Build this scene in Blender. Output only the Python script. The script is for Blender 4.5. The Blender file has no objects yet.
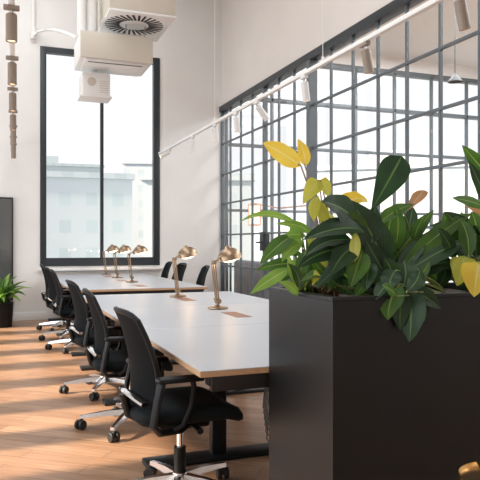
import bpy, bmesh, math, random
from mathutils import Vector, Matrix, Euler
R = math.radians
PI = math.pi
random.seed(7)
scene = bpy.context.scene
COL = scene.collection
V = Vector

# ------------------------------------------------------------------ materials
def nmat(name):
    m = bpy.data.materials.new(name); m.use_nodes = True
    nt = m.node_tree
    return m, nt, nt.nodes['Principled BSDF']

def pbr(name, col, rough=.5, metal=0., spec=.5, bump=0., bscale=60., var=0., vscale=8., emit=None, es=0., coat=0., stretch=None):
    m, nt, p = nmat(name)
    p.inputs['Base Color'].default_value = (*col, 1)
    p.inputs['Roughness'].default_value = rough
    p.inputs['Metallic'].default_value = metal
    p.inputs['Specular IOR Level'].default_value = spec
    if coat: p.inputs['Coat Weight'].default_value = coat
    if emit:
        p.inputs['Emission Color'].default_value = (*emit, 1); p.inputs['Emission Strength'].default_value = es
    if bump or var:
        tc = nt.nodes.new('ShaderNodeTexCoord')
        src = tc.outputs['Object']
        if stretch:
            mp = nt.nodes.new('ShaderNodeMapping'); mp.inputs['Scale'].default_value = stretch
            nt.links.new(src, mp.inputs['Vector']); src = mp.outputs['Vector']
    if bump:
        n = nt.nodes.new('ShaderNodeTexNoise'); n.inputs['Scale'].default_value = bscale; n.inputs['Detail'].default_value = 3
        nt.links.new(src, n.inputs['Vector'])
        b = nt.nodes.new('ShaderNodeBump'); b.inputs['Strength'].default_value = bump; b.inputs['Distance'].default_value = .004
        nt.links.new(n.outputs['Fac'], b.inputs['Height']); nt.links.new(b.outputs['Normal'], p.inputs['Normal'])
    if var:
        n = nt.nodes.new('ShaderNodeTexNoise'); n.inputs['Scale'].default_value = vscale; n.inputs['Detail'].default_value = 4
        nt.links.new(src, n.inputs['Vector'])
        r = nt.nodes.new('ShaderNodeValToRGB')
        r.color_ramp.elements[0].position = .3; r.color_ramp.elements[1].position = .7
        r.color_ramp.elements[0].color = (*[c*(1-var) for c in col], 1)
        r.color_ramp.elements[1].color = (*[min(1, c*(1+var)) for c in col], 1)
        nt.links.new(n.outputs['Fac'], r.inputs['Fac']); nt.links.new(r.outputs['Color'], p.inputs['Base Color'])
    return m

def glass_mat(name, tint=(1, 1, 1), refl=.06):
    m = bpy.data.materials.new(name); m.use_nodes = True
    nt = m.node_tree; nt.nodes.clear()
    o = nt.nodes.new('ShaderNodeOutputMaterial'); mx = nt.nodes.new('ShaderNodeMixShader')
    t = nt.nodes.new('ShaderNodeBsdfTransparent'); g = nt.nodes.new('ShaderNodeBsdfGlossy')
    t.inputs['Color'].default_value = (*tint, 1); g.inputs['Roughness'].default_value = .02
    lw = nt.nodes.new('ShaderNodeLayerWeight')
    pw = nt.nodes.new('ShaderNodeMath'); pw.operation = 'POWER'; pw.inputs[1].default_value = 4.5
    ma = nt.nodes.new('ShaderNodeMath'); ma.operation = 'MULTIPLY_ADD'; ma.inputs[1].default_value = .55; ma.inputs[2].default_value = .02
    nt.links.new(lw.outputs['Facing'], pw.inputs[0]); nt.links.new(pw.outputs[0], ma.inputs[0])
    nt.links.new(ma.outputs[0], mx.inputs['Fac'])
    nt.links.new(t.outputs['BSDF'], mx.inputs[1]); nt.links.new(g.outputs['BSDF'], mx.inputs[2])
    nt.links.new(mx.outputs['Shader'], o.inputs['Surface'])
    return m

def floor_mat():
    m, nt, p = nmat('wood_floor')
    tc = nt.nodes.new('ShaderNodeTexCoord')
    mp = nt.nodes.new('ShaderNodeMapping'); mp.inputs['Rotation'].default_value = (0, 0, R(38))
    nt.links.new(tc.outputs['Object'], mp.inputs['Vector'])
    br = nt.nodes.new('ShaderNodeTexBrick')
    br.inputs['Scale'].default_value = 1.0; br.inputs['Brick Width'].default_value = .95; br.inputs['Row Height'].default_value = .135
    br.inputs['Mortar Size'].default_value = .0025; br.inputs['Mortar Smooth'].default_value = .3; br.inputs['Bias'].default_value = 0
    br.inputs['Color1'].default_value = (.30, .168, .097, 1); br.inputs['Color2'].default_value = (.44, .27, .165, 1)
    br.inputs['Mortar'].default_value = (.13, .06, .03, 1)
    nt.links.new(mp.outputs['Vector'], br.inputs['Vector'])
    mp2 = nt.nodes.new('ShaderNodeMapping'); mp2.inputs['Scale'].default_value = (2.0, 26, 1)
    nt.links.new(mp.outputs['Vector'], mp2.inputs['Vector'])
    n = nt.nodes.new('ShaderNodeTexNoise'); n.inputs['Scale'].default_value = 1.6; n.inputs['Detail'].default_value = 5; n.inputs['Roughness'].default_value = .6
    nt.links.new(mp2.outputs['Vector'], n.inputs['Vector'])
    rp = nt.nodes.new('ShaderNodeValToRGB')
    rp.color_ramp.elements[0].position = .3; rp.color_ramp.elements[0].color = (.68, .62, .58, 1)
    rp.color_ramp.elements[1].position = .7; rp.color_ramp.elements[1].color = (1.12, 1.12, 1.12, 1)
    nt.links.new(n.outputs['Fac'], rp.inputs['Fac'])
    mx = nt.nodes.new('ShaderNodeMix'); mx.data_type = 'RGBA'; mx.blend_type = 'MULTIPLY'; mx.inputs[0].default_value = 1
    nt.links.new(br.outputs['Color'], mx.inputs[6]); nt.links.new(rp.outputs['Color'], mx.inputs[7])
    nt.links.new(mx.outputs[2], p.inputs['Base Color'])
    p.inputs['Roughness'].default_value = .36
    p.inputs['Specular IOR Level'].default_value = .5
    b = nt.nodes.new('ShaderNodeBump'); b.inputs['Strength'].default_value = .25; b.inputs['Distance'].default_value = .002
    nt.links.new(br.outputs['Fac'], b.inputs['Height']); b.invert = True
    nt.links.new(b.outputs['Normal'], p.inputs['Normal'])
    return m

def leaf_mat(name, dark, light, rib, trans=.35, rough=.38, spots=0.):
    m = bpy.data.materials.new(name); m.use_nodes = True
    nt = m.node_tree; p = nt.nodes['Principled BSDF']; out = nt.nodes['Material Output']
    uv = nt.nodes.new('ShaderNodeUVMap'); sep = nt.nodes.new('ShaderNodeSeparateXYZ')
    nt.links.new(uv.outputs['UV'], sep.inputs['Vector'])
    a = nt.nodes.new('ShaderNodeMath'); a.operation = 'SUBTRACT'; a.inputs[1].default_value = .5
    nt.links.new(sep.outputs['X'], a.inputs[0])
    ab = nt.nodes.new('ShaderNodeMath'); ab.operation = 'ABSOLUTE'; nt.links.new(a.outputs[0], ab.inputs[0])
    # side veins
    s1 = nt.nodes.new('ShaderNodeMath'); s1.operation = 'MULTIPLY'; s1.inputs[1].default_value = 1.1; nt.links.new(ab.outputs[0], s1.inputs[0])
    s2 = nt.nodes.new('ShaderNodeMath'); s2.operation = 'SUBTRACT'; nt.links.new(sep.outputs['Y'], s2.inputs[0]); nt.links.new(s1.outputs[0], s2.inputs[1])
    s3 = nt.nodes.new('ShaderNodeMath'); s3.operation = 'MULTIPLY'; s3.inputs[1].default_value = 62; nt.links.new(s2.outputs[0], s3.inputs[0])
    s4 = nt.nodes.new('ShaderNodeMath'); s4.operation = 'SINE'; nt.links.new(s3.outputs[0], s4.inputs[0])
    s5 = nt.nodes.new('ShaderNodeMapRange'); s5.inputs['From Min'].default_value = -1; s5.inputs['From Max'].default_value = 1
    nt.links.new(s4.outputs[0], s5.inputs['Value'])
    tc = nt.nodes.new('ShaderNodeTexCoord')
    n = nt.nodes.new('ShaderNodeTexNoise'); n.inputs['Scale'].default_value = 9; nt.links.new(tc.outputs['Object'], n.inputs['Vector'])
    ad = nt.nodes.new('ShaderNodeMath'); ad.operation = 'MULTIPLY_ADD'; ad.inputs[1].default_value = .35
    nt.links.new(s5.outputs[0], ad.inputs[0]); nt.links.new(n.outputs['Fac'], ad.inputs[2])
    rp = nt.nodes.new('ShaderNodeValToRGB')
    rp.color_ramp.elements[0].position = .35; rp.color_ramp.elements[0].color = (*dark, 1)
    rp.color_ramp.elements[1].position = .95; rp.color_ramp.elements[1].color = (*light, 1)
    nt.links.new(ad.outputs[0], rp.inputs['Fac'])
    lt = nt.nodes.new('ShaderNodeMath'); lt.operation = 'LESS_THAN'; lt.inputs[1].default_value = .035; nt.links.new(ab.outputs[0], lt.inputs[0])
    mx = nt.nodes.new('ShaderNodeMix'); mx.data_type = 'RGBA'; nt.links.new(lt.outputs[0], mx.inputs[0])
    nt.links.new(rp.outputs['Color'], mx.inputs[6]); mx.inputs[7].default_value = (*rib, 1)
    col = mx.outputs[2]
    nt.links.new(col, p.inputs['Base Color']); p.inputs['Roughness'].default_value = rough
    tr = nt.nodes.new('ShaderNodeBsdfTranslucent'); nt.links.new(col, tr.inputs['Color'])
    ms = nt.nodes.new('ShaderNodeMixShader'); ms.inputs['Fac'].default_value = trans
    nt.links.new(p.outputs['BSDF'], ms.inputs[1]); nt.links.new(tr.outputs['BSDF'], ms.inputs[2])
    nt.links.new(ms.outputs['Shader'], out.inputs['Surface'])
    return m

M = dict(
    floor=floor_mat(),
    wall=pbr('white_plaster', (.79, .775, .75), .85, bump=.08, bscale=40, var=.025, vscale=1.5),
    wall_beige=pbr('warm_plaster', (.76, .70, .655), .85, bump=.08, bscale=40, var=.025, vscale=1.2),
    ceiling=pbr('ceiling_paint', (.80, .79, .77), .9),
    trim=pbr('white_trim', (.78, .76, .73), .5),
    frame2=pbr('bloom_grey_steel', (.11, .135, .15), .42, bump=.03, bscale=200),  # dark steel lightened blue-grey: bloom of the bright glazing put into the colour
    frame=pbr('dark_steel', (.022, .028, .034), .42, metal=.0, bump=.03, bscale=200),
    glass=glass_mat('clear_glass'),
    desk=pbr('white_laminate', (.43, .45, .48), .36, var=.012, vscale=5),
    ply=pbr('plywood_edge', (.52, .33, .19), .5, var=.18, vscale=30, stretch=(1, 1, 14)),
    black=pbr('black_steel', (.008, .009, .010), .4, spec=.35, bump=.03, bscale=250),
    blackplastic=pbr('black_plastic', (.007, .0085, .010), .45, spec=.25),
    mesh=pbr('black_mesh_fabric', (.0045, .006, .0075), .8, spec=.15, bump=.6, bscale=450, var=.3, vscale=300),
    seat=pbr('black_seat_fabric', (.006, .010, .012), .8, spec=.2, bump=.4, bscale=380, var=.25, vscale=200),
    alu=pbr('polished_aluminium', (.72, .70, .69), .22, metal=1),
    chrome=pbr('chrome', (.85, .85, .86), .12, metal=1),
    brass=pbr('aged_brass', (.33, .235, .155), .38, metal=1, var=.1, vscale=30),
    gold=pbr('polished_brass', (.75, .52, .26), .2, metal=1),
    brown=pbr('brown_wood_flap', (.22, .085, .035), .4, var=.25, vscale=40, stretch=(1, 10, 1)),
    planter=pbr('dark_coated_steel', (.008, .0085, .0095), .36, spec=.32, bump=.03, bscale=30, var=.12, vscale=5),
    soil=pbr('soil', (.03, .02, .014), .95, bump=.9, bscale=60, var=.4, vscale=40),
    acwhite=pbr('white_enamel', (.80, .79, .77), .4),
    acbeige=pbr('beige_enamel', (.60, .55, .47), .5),
    slot=pbr('slot_black', (.02, .02, .02), .7),
    spot=pbr('taupe_spot_body', (.27, .215, .17), .45),
    spotwhite=pbr('white_spot_body', (.72, .71, .69), .4),
    rail=pbr('white_rail', (.80, .79, .76), .4),
    bulb=pbr('warm_bulb', (1, .9, .7), .5, emit=(1.0, .74, .46), es=5.0),
    lens=pbr('warm_lens', (1, .9, .7), .5, emit=(1.0, .66, .36), es=3.0),
    lantern=pbr('lantern_glass', (1, .9, .8), .5, emit=(1.0, .72, .50), es=1.3),
    copper=pbr('copper_pipe', (.80, .45, .30), .28, metal=1),
    screen=pbr('dark_screen_glass', (.10, .105, .105), .15, coat=.6),
    rubber=pbr('black_rubber', (.01, .01, .01), .6),
    cable=pbr('cable_black', (.02, .02, .02), .5),
    sofa=pbr('grey_upholstery', (.16, .165, .17), .85, bump=.2, bscale=200, var=.1, vscale=20),
    stem=pbr('green_stem', (.20, .24, .06), .5, var=.25, vscale=30),
    redstem=pbr('brown_stem', (.24, .12, .05), .5, var=.25, vscale=30),
    leaf_dark=leaf_mat('leaf_dark', (.007, .026, .010), (.022, .075, .020), (.10, .20, .05), .25, .5),
    leaf_mid=leaf_mat('leaf_mid', (.025, .080, .012), (.10, .23, .03), (.26, .36, .09), .45, .5),
    leaf_light=leaf_mat('leaf_light', (.13, .30, .04), (.32, .52, .09), (.48, .6, .2), .45, .38),
    leaf_lime=leaf_mat('leaf_lime', (.40, .44, .05), (.70, .66, .10), (.6, .6, .2), .42, .4),
    leaf_yellow=leaf_mat('leaf_yellow', (.86, .56, .04), (.97, .78, .13), (.95, .8, .3), .55, .4),
    leaf_orange=leaf_mat('leaf_orange', (.25, .15, .05), (.62, .30, .12), (.6, .4, .2), .4, .4),
    fabric_teal=pbr('teal_seat_fabric', (.02, .10, .11), .8, bump=.4, bscale=380),
)

# ------------------------------------------------------------------ mesh helpers
class MB:
    def __init__(s): s.bm = bmesh.new(); s.uv = None
    def _xf(s, vs, mat):
        if mat is not None: bmesh.ops.transform(s.bm, matrix=mat, verts=vs)
    def box(s, lo, hi, bev=0., seg=2, mat=None):
        lo, hi = V(lo), V(hi); c = (lo+hi)/2; d = hi-lo
        r = bmesh.ops.create_cube(s.bm, size=1, matrix=Matrix.Translation(c) @ Matrix.Diagonal((*d, 1)))
        vs = r['verts']
        if bev:
            es = list({e for v in vs for e in v.link_edges})
            r2 = bmesh.ops.bevel(s.bm, geom=es, offset=bev, segments=seg, affect='EDGES', profile=.5)
            vs = list({v for f in r2['faces'] for v in f.verts} | {v for v in vs if v.is_valid})
        s._xf(vs, mat); return s
    def cone(s, a, b, r0, r1=None, n=16, caps=True):
        a, b = V(a), V(b); r1 = r0 if r1 is None else r1
        d = b-a; q = d.to_track_quat('Z', 'Y').to_matrix().to_4x4()
        bmesh.ops.create_cone(s.bm, cap_ends=caps, segments=n, radius1=r0, radius2=r1, depth=d.length,
                              matrix=Matrix.Translation((a+b)/2) @ q)
        return s
    def tube(s, pts, r, n=8, rads=None, flat=None):
        pts = [V(p) for p in pts]; rings = []
        up = V((0, 0, 1)); prev = None
        for i, p in enumerate(pts):
            t = (pts[min(i+1, len(pts)-1)] - pts[max(i-1, 0)]).normalized()
            if prev is None:
                x = t.cross(up if abs(t.z) < .95 else V((0, 1, 0))).normalized()
            else:
                x = (prev - t*prev.dot(t)).normalized()
            prev = x; y = t.cross(x)
            rr = rads[i] if rads else r
            fy = flat or 1.
            rings.append([s.bm.verts.new(p + x*math.cos(2*PI*k/n)*rr + y*math.sin(2*PI*k/n)*rr*fy) for k in range(n)])
        for i in range(len(rings)-1):
            for k in range(n):
                s.bm.faces.new((rings[i][k], rings[i][(k+1) % n], rings[i+1][(k+1) % n], rings[i+1][k]))
        s.bm.faces.new(list(reversed(rings[0]))); s.bm.faces.new(rings[-1]); return s
    def lathe(s, prof, n=24, mat=None):
        rings = []; allv = []
        for r, z in prof:
            if r < 1e-5:
                ring = [s.bm.verts.new((0, 0, z))]
            else:
                ring = [s.bm.verts.new((r*math.cos(2*PI*k/n), r*math.sin(2*PI*k/n), z)) for k in range(n)]
            rings.append(ring); allv += ring
        for a, b in zip(rings, rings[1:]):
            for k in range(n):
                q = [a[k % len(a)], a[(k+1) % len(a)], b[(k+1) % len(b)], b[k % len(b)]]
                u = []
                for v in q:
                    if v not in u: u.append(v)
                if len(u) > 2: s.bm.faces.new(u)
        s._xf(allv, mat); return s
    def prism(s, poly, z0, z1, mat=None):
        a = [s.bm.verts.new((x, y, z0)) for x, y in poly]; b = [s.bm.verts.new((x, y, z1)) for x, y in poly]
        n = len(poly)
        s.bm.faces.new(list(reversed(a))); s.bm.faces.new(b)
        for k in range(n): s.bm.faces.new((a[k], a[(k+1) % n], b[(k+1) % n], b[k]))
        s._xf(a+b, mat); return s
    def grid(s, fn, nu, nv, closed=False):
        vs = [[s.bm.verts.new(fn(i/nu, j/nv)) for j in range(nv+1)] for i in range(nu+1)]
        for i in range(nu):
            for j in range(nv):
                s.bm.faces.new((vs[i][j], vs[i+1][j], vs[i+1][j+1], vs[i][j+1]))
        return s
    def leaf(s, b, t, w, bend=(0, 0, .03), nrm=None, fold=.25, shape='ovate', wave=.0, curl=0.):
        if s.uv is None: s.uv = s.bm.loops.layers.uv.new('UVMap')
        b, t = V(b), V(t); L = (t-b).length
        c = (b+t)/2 + V(bend)
        nrm = V(nrm).normalized() if nrm is not None else V((0, 0, 1))
        N, K = 12, 6; rows = []; ph = random.uniform(0, 6)
        for i in range(N+1):
            u = i/N
            p = b*(1-u)**2 + c*2*u*(1-u) + t*u*u
            tg = ((c-b)*(1-u) + (t-c)*u).normalized()
            side = tg.cross(nrm)
            if side.length < 1e-4: side = tg.cross(V((1, 0, 0)))
            side.normalize(); nn = side.cross(tg).normalized()
            if shape == 'ovate': f = math.sin(PI*min(1, u**.72))**.8
            elif shape == 'lance': f = math.sin(PI*u**.85)**.9
            elif shape == 'paddle': f = max(0, math.sin(PI*min(1, u**1.9)))**.5
            else: f = math.sin(PI*min(1, u**.5))**.75   # heart
            hw = max(.0008, w*.5*f)
            row = []
            for k in range(K+1):
                q = k/K*2-1
                z = abs(q)*hw*fold - (q*q)*hw*curl + math.sin(u*17+ph+q*2)*wave*hw*abs(q)
                row.append((s.bm.verts.new(p + side*q*hw + nn*z), (k/K, u)))
            rows.append(row)
        for i in range(N):
            for k in range(K):
                q = [rows[i][k], rows[i][k+1], rows[i+1][k+1], rows[i+1][k]]
                f = s.bm.faces.new([x[0] for x in q])
                for lp, x in zip(f.loops, q): lp[s.uv].uv = x[1]
        return s
    def build(s, name, mat, parent=None, smooth=True, ang=35, loc=None):
        bmesh.ops.recalc_face_normals(s.bm, faces=s.bm.faces)
        me = bpy.data.meshes.new(name); s.bm.to_mesh(me); s.bm.free()
        o = bpy.data.objects.new(name, me); COL.objects.link(o)
        for m in (mat if isinstance(mat, (list, tuple)) else [mat]): me.materials.append(m)
        if smooth:
            for p in me.polygons: p.use_smooth = True
            try: me.set_sharp_from_angle(angle=R(ang))
            except Exception: pass
        if parent: o.parent = parent
        if loc: o.location = loc
        return o

def tag(o, label=None, cat=None, group=None, kind=None):
    if label: o['label'] = label
    if cat: o['category'] = cat
    if group: o['group'] = group
    if kind: o['kind'] = kind
    return o
def thing(name, label, cat, loc=(0, 0, 0), rz=0, group=None):
    o = bpy.data.objects.new(name, None); COL.objects.link(o); o.empty_display_size = .1
    o.location = loc; o.rotation_euler = (0, 0, rz)
    return tag(o, label, cat, group)
def struct(name, mb, mat, parent=None, **k):
    o = mb.build(name, mat, parent, **k)
    if parent is None: o['kind'] = 'structure'
    return o
def sroot(name):
    o = bpy.data.objects.new(name, None); COL.objects.link(o); o['kind'] = 'structure'; return o
def kids(o): return [c for c in bpy.data.objects if c.parent == o]
def copy_tree(o, parent=None):
    c = o.copy(); COL.objects.link(c)
    if parent: c.parent = parent
    for ch in kids(o):
        copy_tree(ch, c)
    return c
def place(root, loc, rz, label, group=None):
    root.location = loc; root.rotation_euler = (0, 0, rz); root['label'] = label
    if group: root['group'] = group
    return root

# ------------------------------------------------------------------ camera
H = 1.27
TH = math.atan2(243, 640)
cd = bpy.data.cameras.new('camera'); cam = bpy.data.objects.new('camera', cd); COL.objects.link(cam)
cam.location = (0, 0, H); cam.rotation_euler = (PI/2, 0, -TH)
cd.sensor_width = 36; cd.lens = 48.0; cd.shift_y = 3/480; cd.clip_start = .05; cd.clip_end = 2000
scene.camera = cam
CT, ST = math.cos(TH), math.sin(TH)
def at(u, v, Y):          # point at depth Y along the room, seen in direction (u, v)
    xc = (u-240)/640; D = Y/(CT - ST*xc)
    return V((D*(CT*xc+ST), Y, H - (v-243)/640*D))

# ------------------------------------------------------------------ room
XL, XR, YB, ZC = -2.8, 3.85, 11.09, 6.0
YF = -3.0
XO = 10.6
struct('floor', MB().box((XL-.3, YF-.2, -.1), (XO+.3, YB+.3, 0)), M['floor'])
struct('ceiling', MB().box((XL-.3, YF-.2, ZC), (XR+.15, YB+.3, ZC+.15)), M['ceiling'])
struct('ceiling_meeting_room', MB().box((XR+.15, YF-.2, 5.05), (XO+.3, YB+.3, 5.2)), M['ceiling'])
WX0, WX1, WZ0, WZ1 = .667, 2.69, .88, 4.535
wb = MB()
wb.box((XL-.3, YB, 0), (WX0, YB+.3, ZC)); wb.box((WX1, YB, 0), (XR+.02, YB+.3, ZC))
wb.box((WX0, YB, 0), (WX1, YB+.3, WZ0)); wb.box((WX0, YB, WZ1), (WX1, YB+.3, ZC))
struct('wall_back', wb, M['wall'], smooth=False)
# side wall with the daylight openings
wl = MB()
wl.box((XL-.25, YF, 0), (XL, YB, 1.0)); wl.box((XL-.25, YF, 2.35), (XL, YB, ZC))
ys = [10.15-.87*k for k in range(15)]
edges = [YB]
for y in ys: edges += [y+.0, y-.50]
edges.append(YF)
for a, b in zip(edges[0::2], edges[1::2]): wl.box((XL-.25, b, 1.0), (XL, a, 2.35))
struct('wall_left', wl, M['wall'], smooth=False)
struct('wall_rear', MB().box((XL, YF-.2, 0), (XO, YF, ZC)), M['wall'])
GZ = 3.74
struct('wall_right', MB().box((XR, YF, GZ), (XR+.16, YB, ZC)), M['wall_beige'])
# outer side of the glazed room
wo = MB(); wo.box((XO, YF, 0), (XO+.2, YB, .9)); wo.box((XO, YF, 4.6), (XO+.2, YB, 5.1))
for k in range(8): wo.box((XO, YF+k*2.0-.1, .9), (XO+.2, YF+k*2.0+.1, 4.6))
struct('wall_outer', wo, M['wall'], smooth=False)

bb = MB(); bb.box((XL, YB-.018, 0), (XR, YB, .13), .004)
struct('baseboard_back', bb, M['trim'])

# tall window
w1 = sroot('window_1')
fr = MB(); f = .10
fr.box((WX0, YB-.02, WZ0), (WX0+f, YB+.10, WZ1), .004); fr.box((WX1-f-.01, YB-.02, WZ0), (WX1, YB+.10, WZ1), .004)
fr.box((WX0+f-.003, YB-.019, WZ1-f), (WX1-f-.007, YB+.099, WZ1-.001), .002, 1); fr.box((WX0+f-.003, YB-.019, WZ0+.001), (WX1-f-.007, YB+.099, WZ0+.14), .002, 1)
fr.build('window_frame', M['frame'], w1)
MB().box((1.655, YB, WZ0+.14), (1.71, YB+.06, WZ1-f), .004).build('mullion', M['frame'], w1)
MB().box((WX0+f, YB+.035, WZ0+.14), (1.655, YB+.045, WZ1-f)).build('pane', M['glass'], w1, smooth=False)
MB().box((1.71, YB+.035, WZ0+.14), (WX1-f, YB+.045, WZ1-f)).build('pane', M['glass'], w1, smooth=False)
MB().box((WX0-.03, YB-.09, WZ0-.075), (WX1+.06, YB, WZ0-.03), .006).build('window_sill', M['trim'], w1)

# steel-framed glass partition
w2 = sroot('window_2')
hd = MB(); hd.box((XR-.05, YF, GZ-.08), (XR+.10, YB, GZ+.02), .006)
hd.build('header', M['frame'], w2)
barY = [4.39+.522*k for k in range(-8, 13)]
for k, y in enumerate(barY):
    if abs(y-(4.39+.522*6)) < .01: tx, ty = .06, .09
    elif abs(y-(4.39+.522*9)) < .01: tx, ty = .035, .05
    else: tx, ty = .018, .024
    MB().box((XR+.015-tx, y-ty/2, 0), (XR+.015+tx, y+ty/2, GZ-.08), .002, 1).build('mullion', M['frame2'], w2)
MB().box((XR-.02, YB-.04, 0), (XR+.05, YB, GZ-.08), .003).build('mullion', M['frame2'], w2)
for z in (.30, .86, 1.42, 1.985, 2.52, 3.08):
    MB().box((XR-.002, YF, z-.014), (XR+.032, YB-.04, z+.014), .002, 1).build('transom', M['frame2'], w2)
yy = [YF]+barY+[YB-.05]
for a, b in zip(yy, yy[1:]):
    MB().box((XR+.011, a+.016, .02), (XR+.019, b-.016, GZ-.08)).build('pane', M['glass'], w2, smooth=False)

lk = MB(); lk.box((XR-.045, 9.03, 1.15), (XR+.07, 9.17, 1.44), .006); lk.cone((XR-.045, 9.06, 1.28), (XR-.10, 9.06, 1.28), .012); lk.cone((XR-.095, 9.06, 1.28), (XR-.095, 9.18, 1.28), .012)
lk.build('door_lock', M['frame'], w2)
# curtain glazing at the far end of the next room
w3 = sroot('window_3')
cz = MB()
for z0, z1 in ((0, .35), (3.94, 4.01), (4.70, 4.80)): cz.box((XR+.16, YB, z0), (XO, YB+.12, z1), .003)
for z0, z1 in ((3.06, 3.12), (1.85, 1.90)): cz.box((XR+.16, YB+.02, z0), (XO, YB+.08, z1), .003)
cz.build('transom', M['frame2'], w3)
for k in range(-4, 4):
    x = 7.6+.91*k
    MB().box((x-.025, YB+.0, .35), (x+.025, YB+.06, 4.75), .003).build('mullion', M['frame2'], w3)
MB().box((XR+.16, YB+.045, .35), (XO, YB+.055, 4.72)).build('pane', M['glass'], w3, smooth=False)
struct('wall_meeting_room', MB().box((XR+.02, YB, 4.80), (XO, YB+.3, 5.2)), M['wall'])

# ------------------------------------------------------------------ task chair
def rbox_pts(t, hw, hh, r):   # rounded rectangle outline, t in 0..1
    pass
def make_chair():
    t = thing('task_chair', '', 'chair')
    # seat pad : superellipse cushion
    s = MB()
    def seatp(a, hx, hy, e=.34):
        c, si = math.cos(a), math.sin(a)
        return hx*math.copysign(abs(c)**e, c), hy*math.copysign(abs(si)**e, si)
    rings = []
    for (sc, z) in ((.0, .425), (.93, .425), (1.0, .445), (1.0, .470), (.93, .492), (.6, .497), (0, .494)):
        if sc == 0: rings.append([s.bm.verts.new((.02, 0, z))]); continue
        ring = []
        for k in range(36):
            x, y = seatp(2*PI*k/36, .265*sc, .245*sc)
            zz = z - (.03*max(0, (x-.14)/.1)**2 if x > .14 else 0) + .010*(abs(y)/.245)**2
            ring.append(s.bm.verts.new((x+.005, y, zz)))
        rings.append(ring)
    for a, b in zip(rings, rings[1:]):
        for k in range(36):
            q = []
            for v in (a[k % len(a)], a[(k+1) % len(a)], b[(k+1) % len(b)], b[k % len(b)]):
                if v not in q: q.append(v)
            if len(q) > 2: s.bm.faces.new(q)
    s.build('seat', M['seat'], t, ang=60)
    # back surface
    def backp(y, z):           # y -.5..+.5 across, z 0..1 up
        hw = .225*(1-.16*max(0, (z-.35)/.65)**1.6) * (1-.10*(1-z))
        Y = y*2*hw
        X = -.235 - .075*z + .030*math.sin(z*PI) + .26*Y*Y/.2
        Z = .475 + .475*z - .035*(abs(y)*2)**4*z
        return V((X, Y, Z))
    b = MB()
    n = 14; thick = .012
    f_ = [[None]*(n+1) for _ in range(n+1)]; g_ = [[None]*(n+1) for _ in range(n+1)]
    for i in range(n+1):
        for j in range(n+1):
            p = backp((i/n-.5)*.94, .03+.94*j/n)
            f_[i][j] = b.bm.verts.new(p + V((thick/2, 0, 0))); g_[i][j] = b.bm.verts.new(p - V((thick/2, 0, 0)))
    for i in range(n):
        for j in range(n):
            b.bm.faces.new((f_[i][j], f_[i+1][j], f_[i+1][j+1], f_[i][j+1]))
            b.bm.faces.new((g_[i][j], g_[i][j+1], g_[i+1][j+1], g_[i+1][j]))
    for i in range(n):
        b.bm.faces.new((f_[i][0], g_[i][0], g_[i+1][0], f_[i+1][0])); b.bm.faces.new((f_[i][n], f_[i+1][n], g_[i+1][n], g_[i][n]))
        b.bm.faces.new((f_[0][i], f_[0][i+1], g_[0][i+1], g_[0][i])); b.bm.faces.new((f_[n][i], g_[n][i], g_[n][i+1], f_[n][i+1]))
    bk = b.build('backrest', M['mesh'], t, ang=60)
    fr = MB(); pts = []
    for k in range(12): pts.append(backp(-.5, k/12))
    for k in range(10): pts.append(backp(-.5+k/10, 1.0))
    for k in range(12): pts.append(backp(.5, 1-k/12))
    for k in range(11): pts.append(backp(.5-k/10, 0.0))
    fr.tube(pts, .013, 8)
    fr.build('back_frame', M['blackplastic'], bk)
    # chrome lumbar bar behind the back
    lb = MB(); lpts = []
    for k in range(13):
        y = -.20+.40*k/12
        lpts.append((-.268+.9*y*y*.9, y, .535+.02*math.cos(y*8)))
    lb.tube(lpts, .021, 8, flat=.55)
    lb.build('lumbar_bar', M['chrome'], t)
    sp = MB(); sp.tube([(-.06, 0, .40), (-.18, 0, .405), (-.26, 0, .45), (-.285, 0, .55)], .026, 10, flat=.8)
    sp.build('back_arm', M['blackplastic'], t)
    mc = MB(); mc.box((-.13, -.085, .365), (.13, .085, .425), .015); mc.cone((.02, -.20, .395), (.02, -.08, .395), .010); mc.cone((.02, -.235, .395), (.02, -.19, .395), .016)
    mc.build('mechanism', M['blackplastic'], t)
    for sgn in (-1, 1):
        y0 = .265*sgn
        a = MB()
        a.tube([(.0, .12*sgn, .405), (-.08, .22*sgn, .405), (-.185, y0, .415), (-.215, y0, .45), (-.195, y0, .56), (-.175, y0, .645)], .024, 8, flat=.6)
        a.tube([(-.03, y0, .645), (-.022, y0, .61), (-.035, y0, .52), (-.075, y0, .44), (-.12, .24*sgn, .41)], .013, 8, flat=.8)
        ao = a.build('armrest', M['blackplastic'], t)
        MB().box((-.20, y0-.036, .640), (.02, y0+.036, .664), .011, 3).build('arm_pad', M['blackplastic'], ao)
    col = MB(); col.cone((0, 0, .09), (0, 0, .26), .030); col.build('gas_column', M['blackplastic'], t)
    MB().cone((0, 0, .25), (0, 0, .375), .017).build('piston', M['chrome'], t)
    ba = MB(); ba.cone((0, 0, .075), (0, 0, .135), .042, .036)
    cast = []
    for k in range(5):
        a = 2*PI*k/5 + .45
        d = V((math.cos(a), math.sin(a), 0)); sd = V((-d.y, d.x, 0))
        prev = None
        for (r, w, z, h) in ((.03, .026, .115, .028), (.15, .021, .110, .022), (.27, .016, .095, .016), (.335, .015, .085, .013)):
            p = d*r + V((0, 0, z))
            ring = [ba.bm.verts.new(p+sd*w+V((0, 0, -h))), ba.bm.verts.new(p+sd*w*.7+V((0, 0, h*.5))), ba.bm.verts.new(p-sd*w*.7+V((0, 0, h*.5))), ba.bm.verts.new(p-sd*w+V((0, 0, -h)))]
            if prev:
                for q in range(4): ba.bm.faces.new((prev[q], prev[(q+1) % 4], ring[(q+1) % 4], ring[q]))
            else: ba.bm.faces.new(ring)
            prev = ring
        ba.bm.faces.new(list(reversed(prev)))
        cast.append((d*.325, a))
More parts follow.
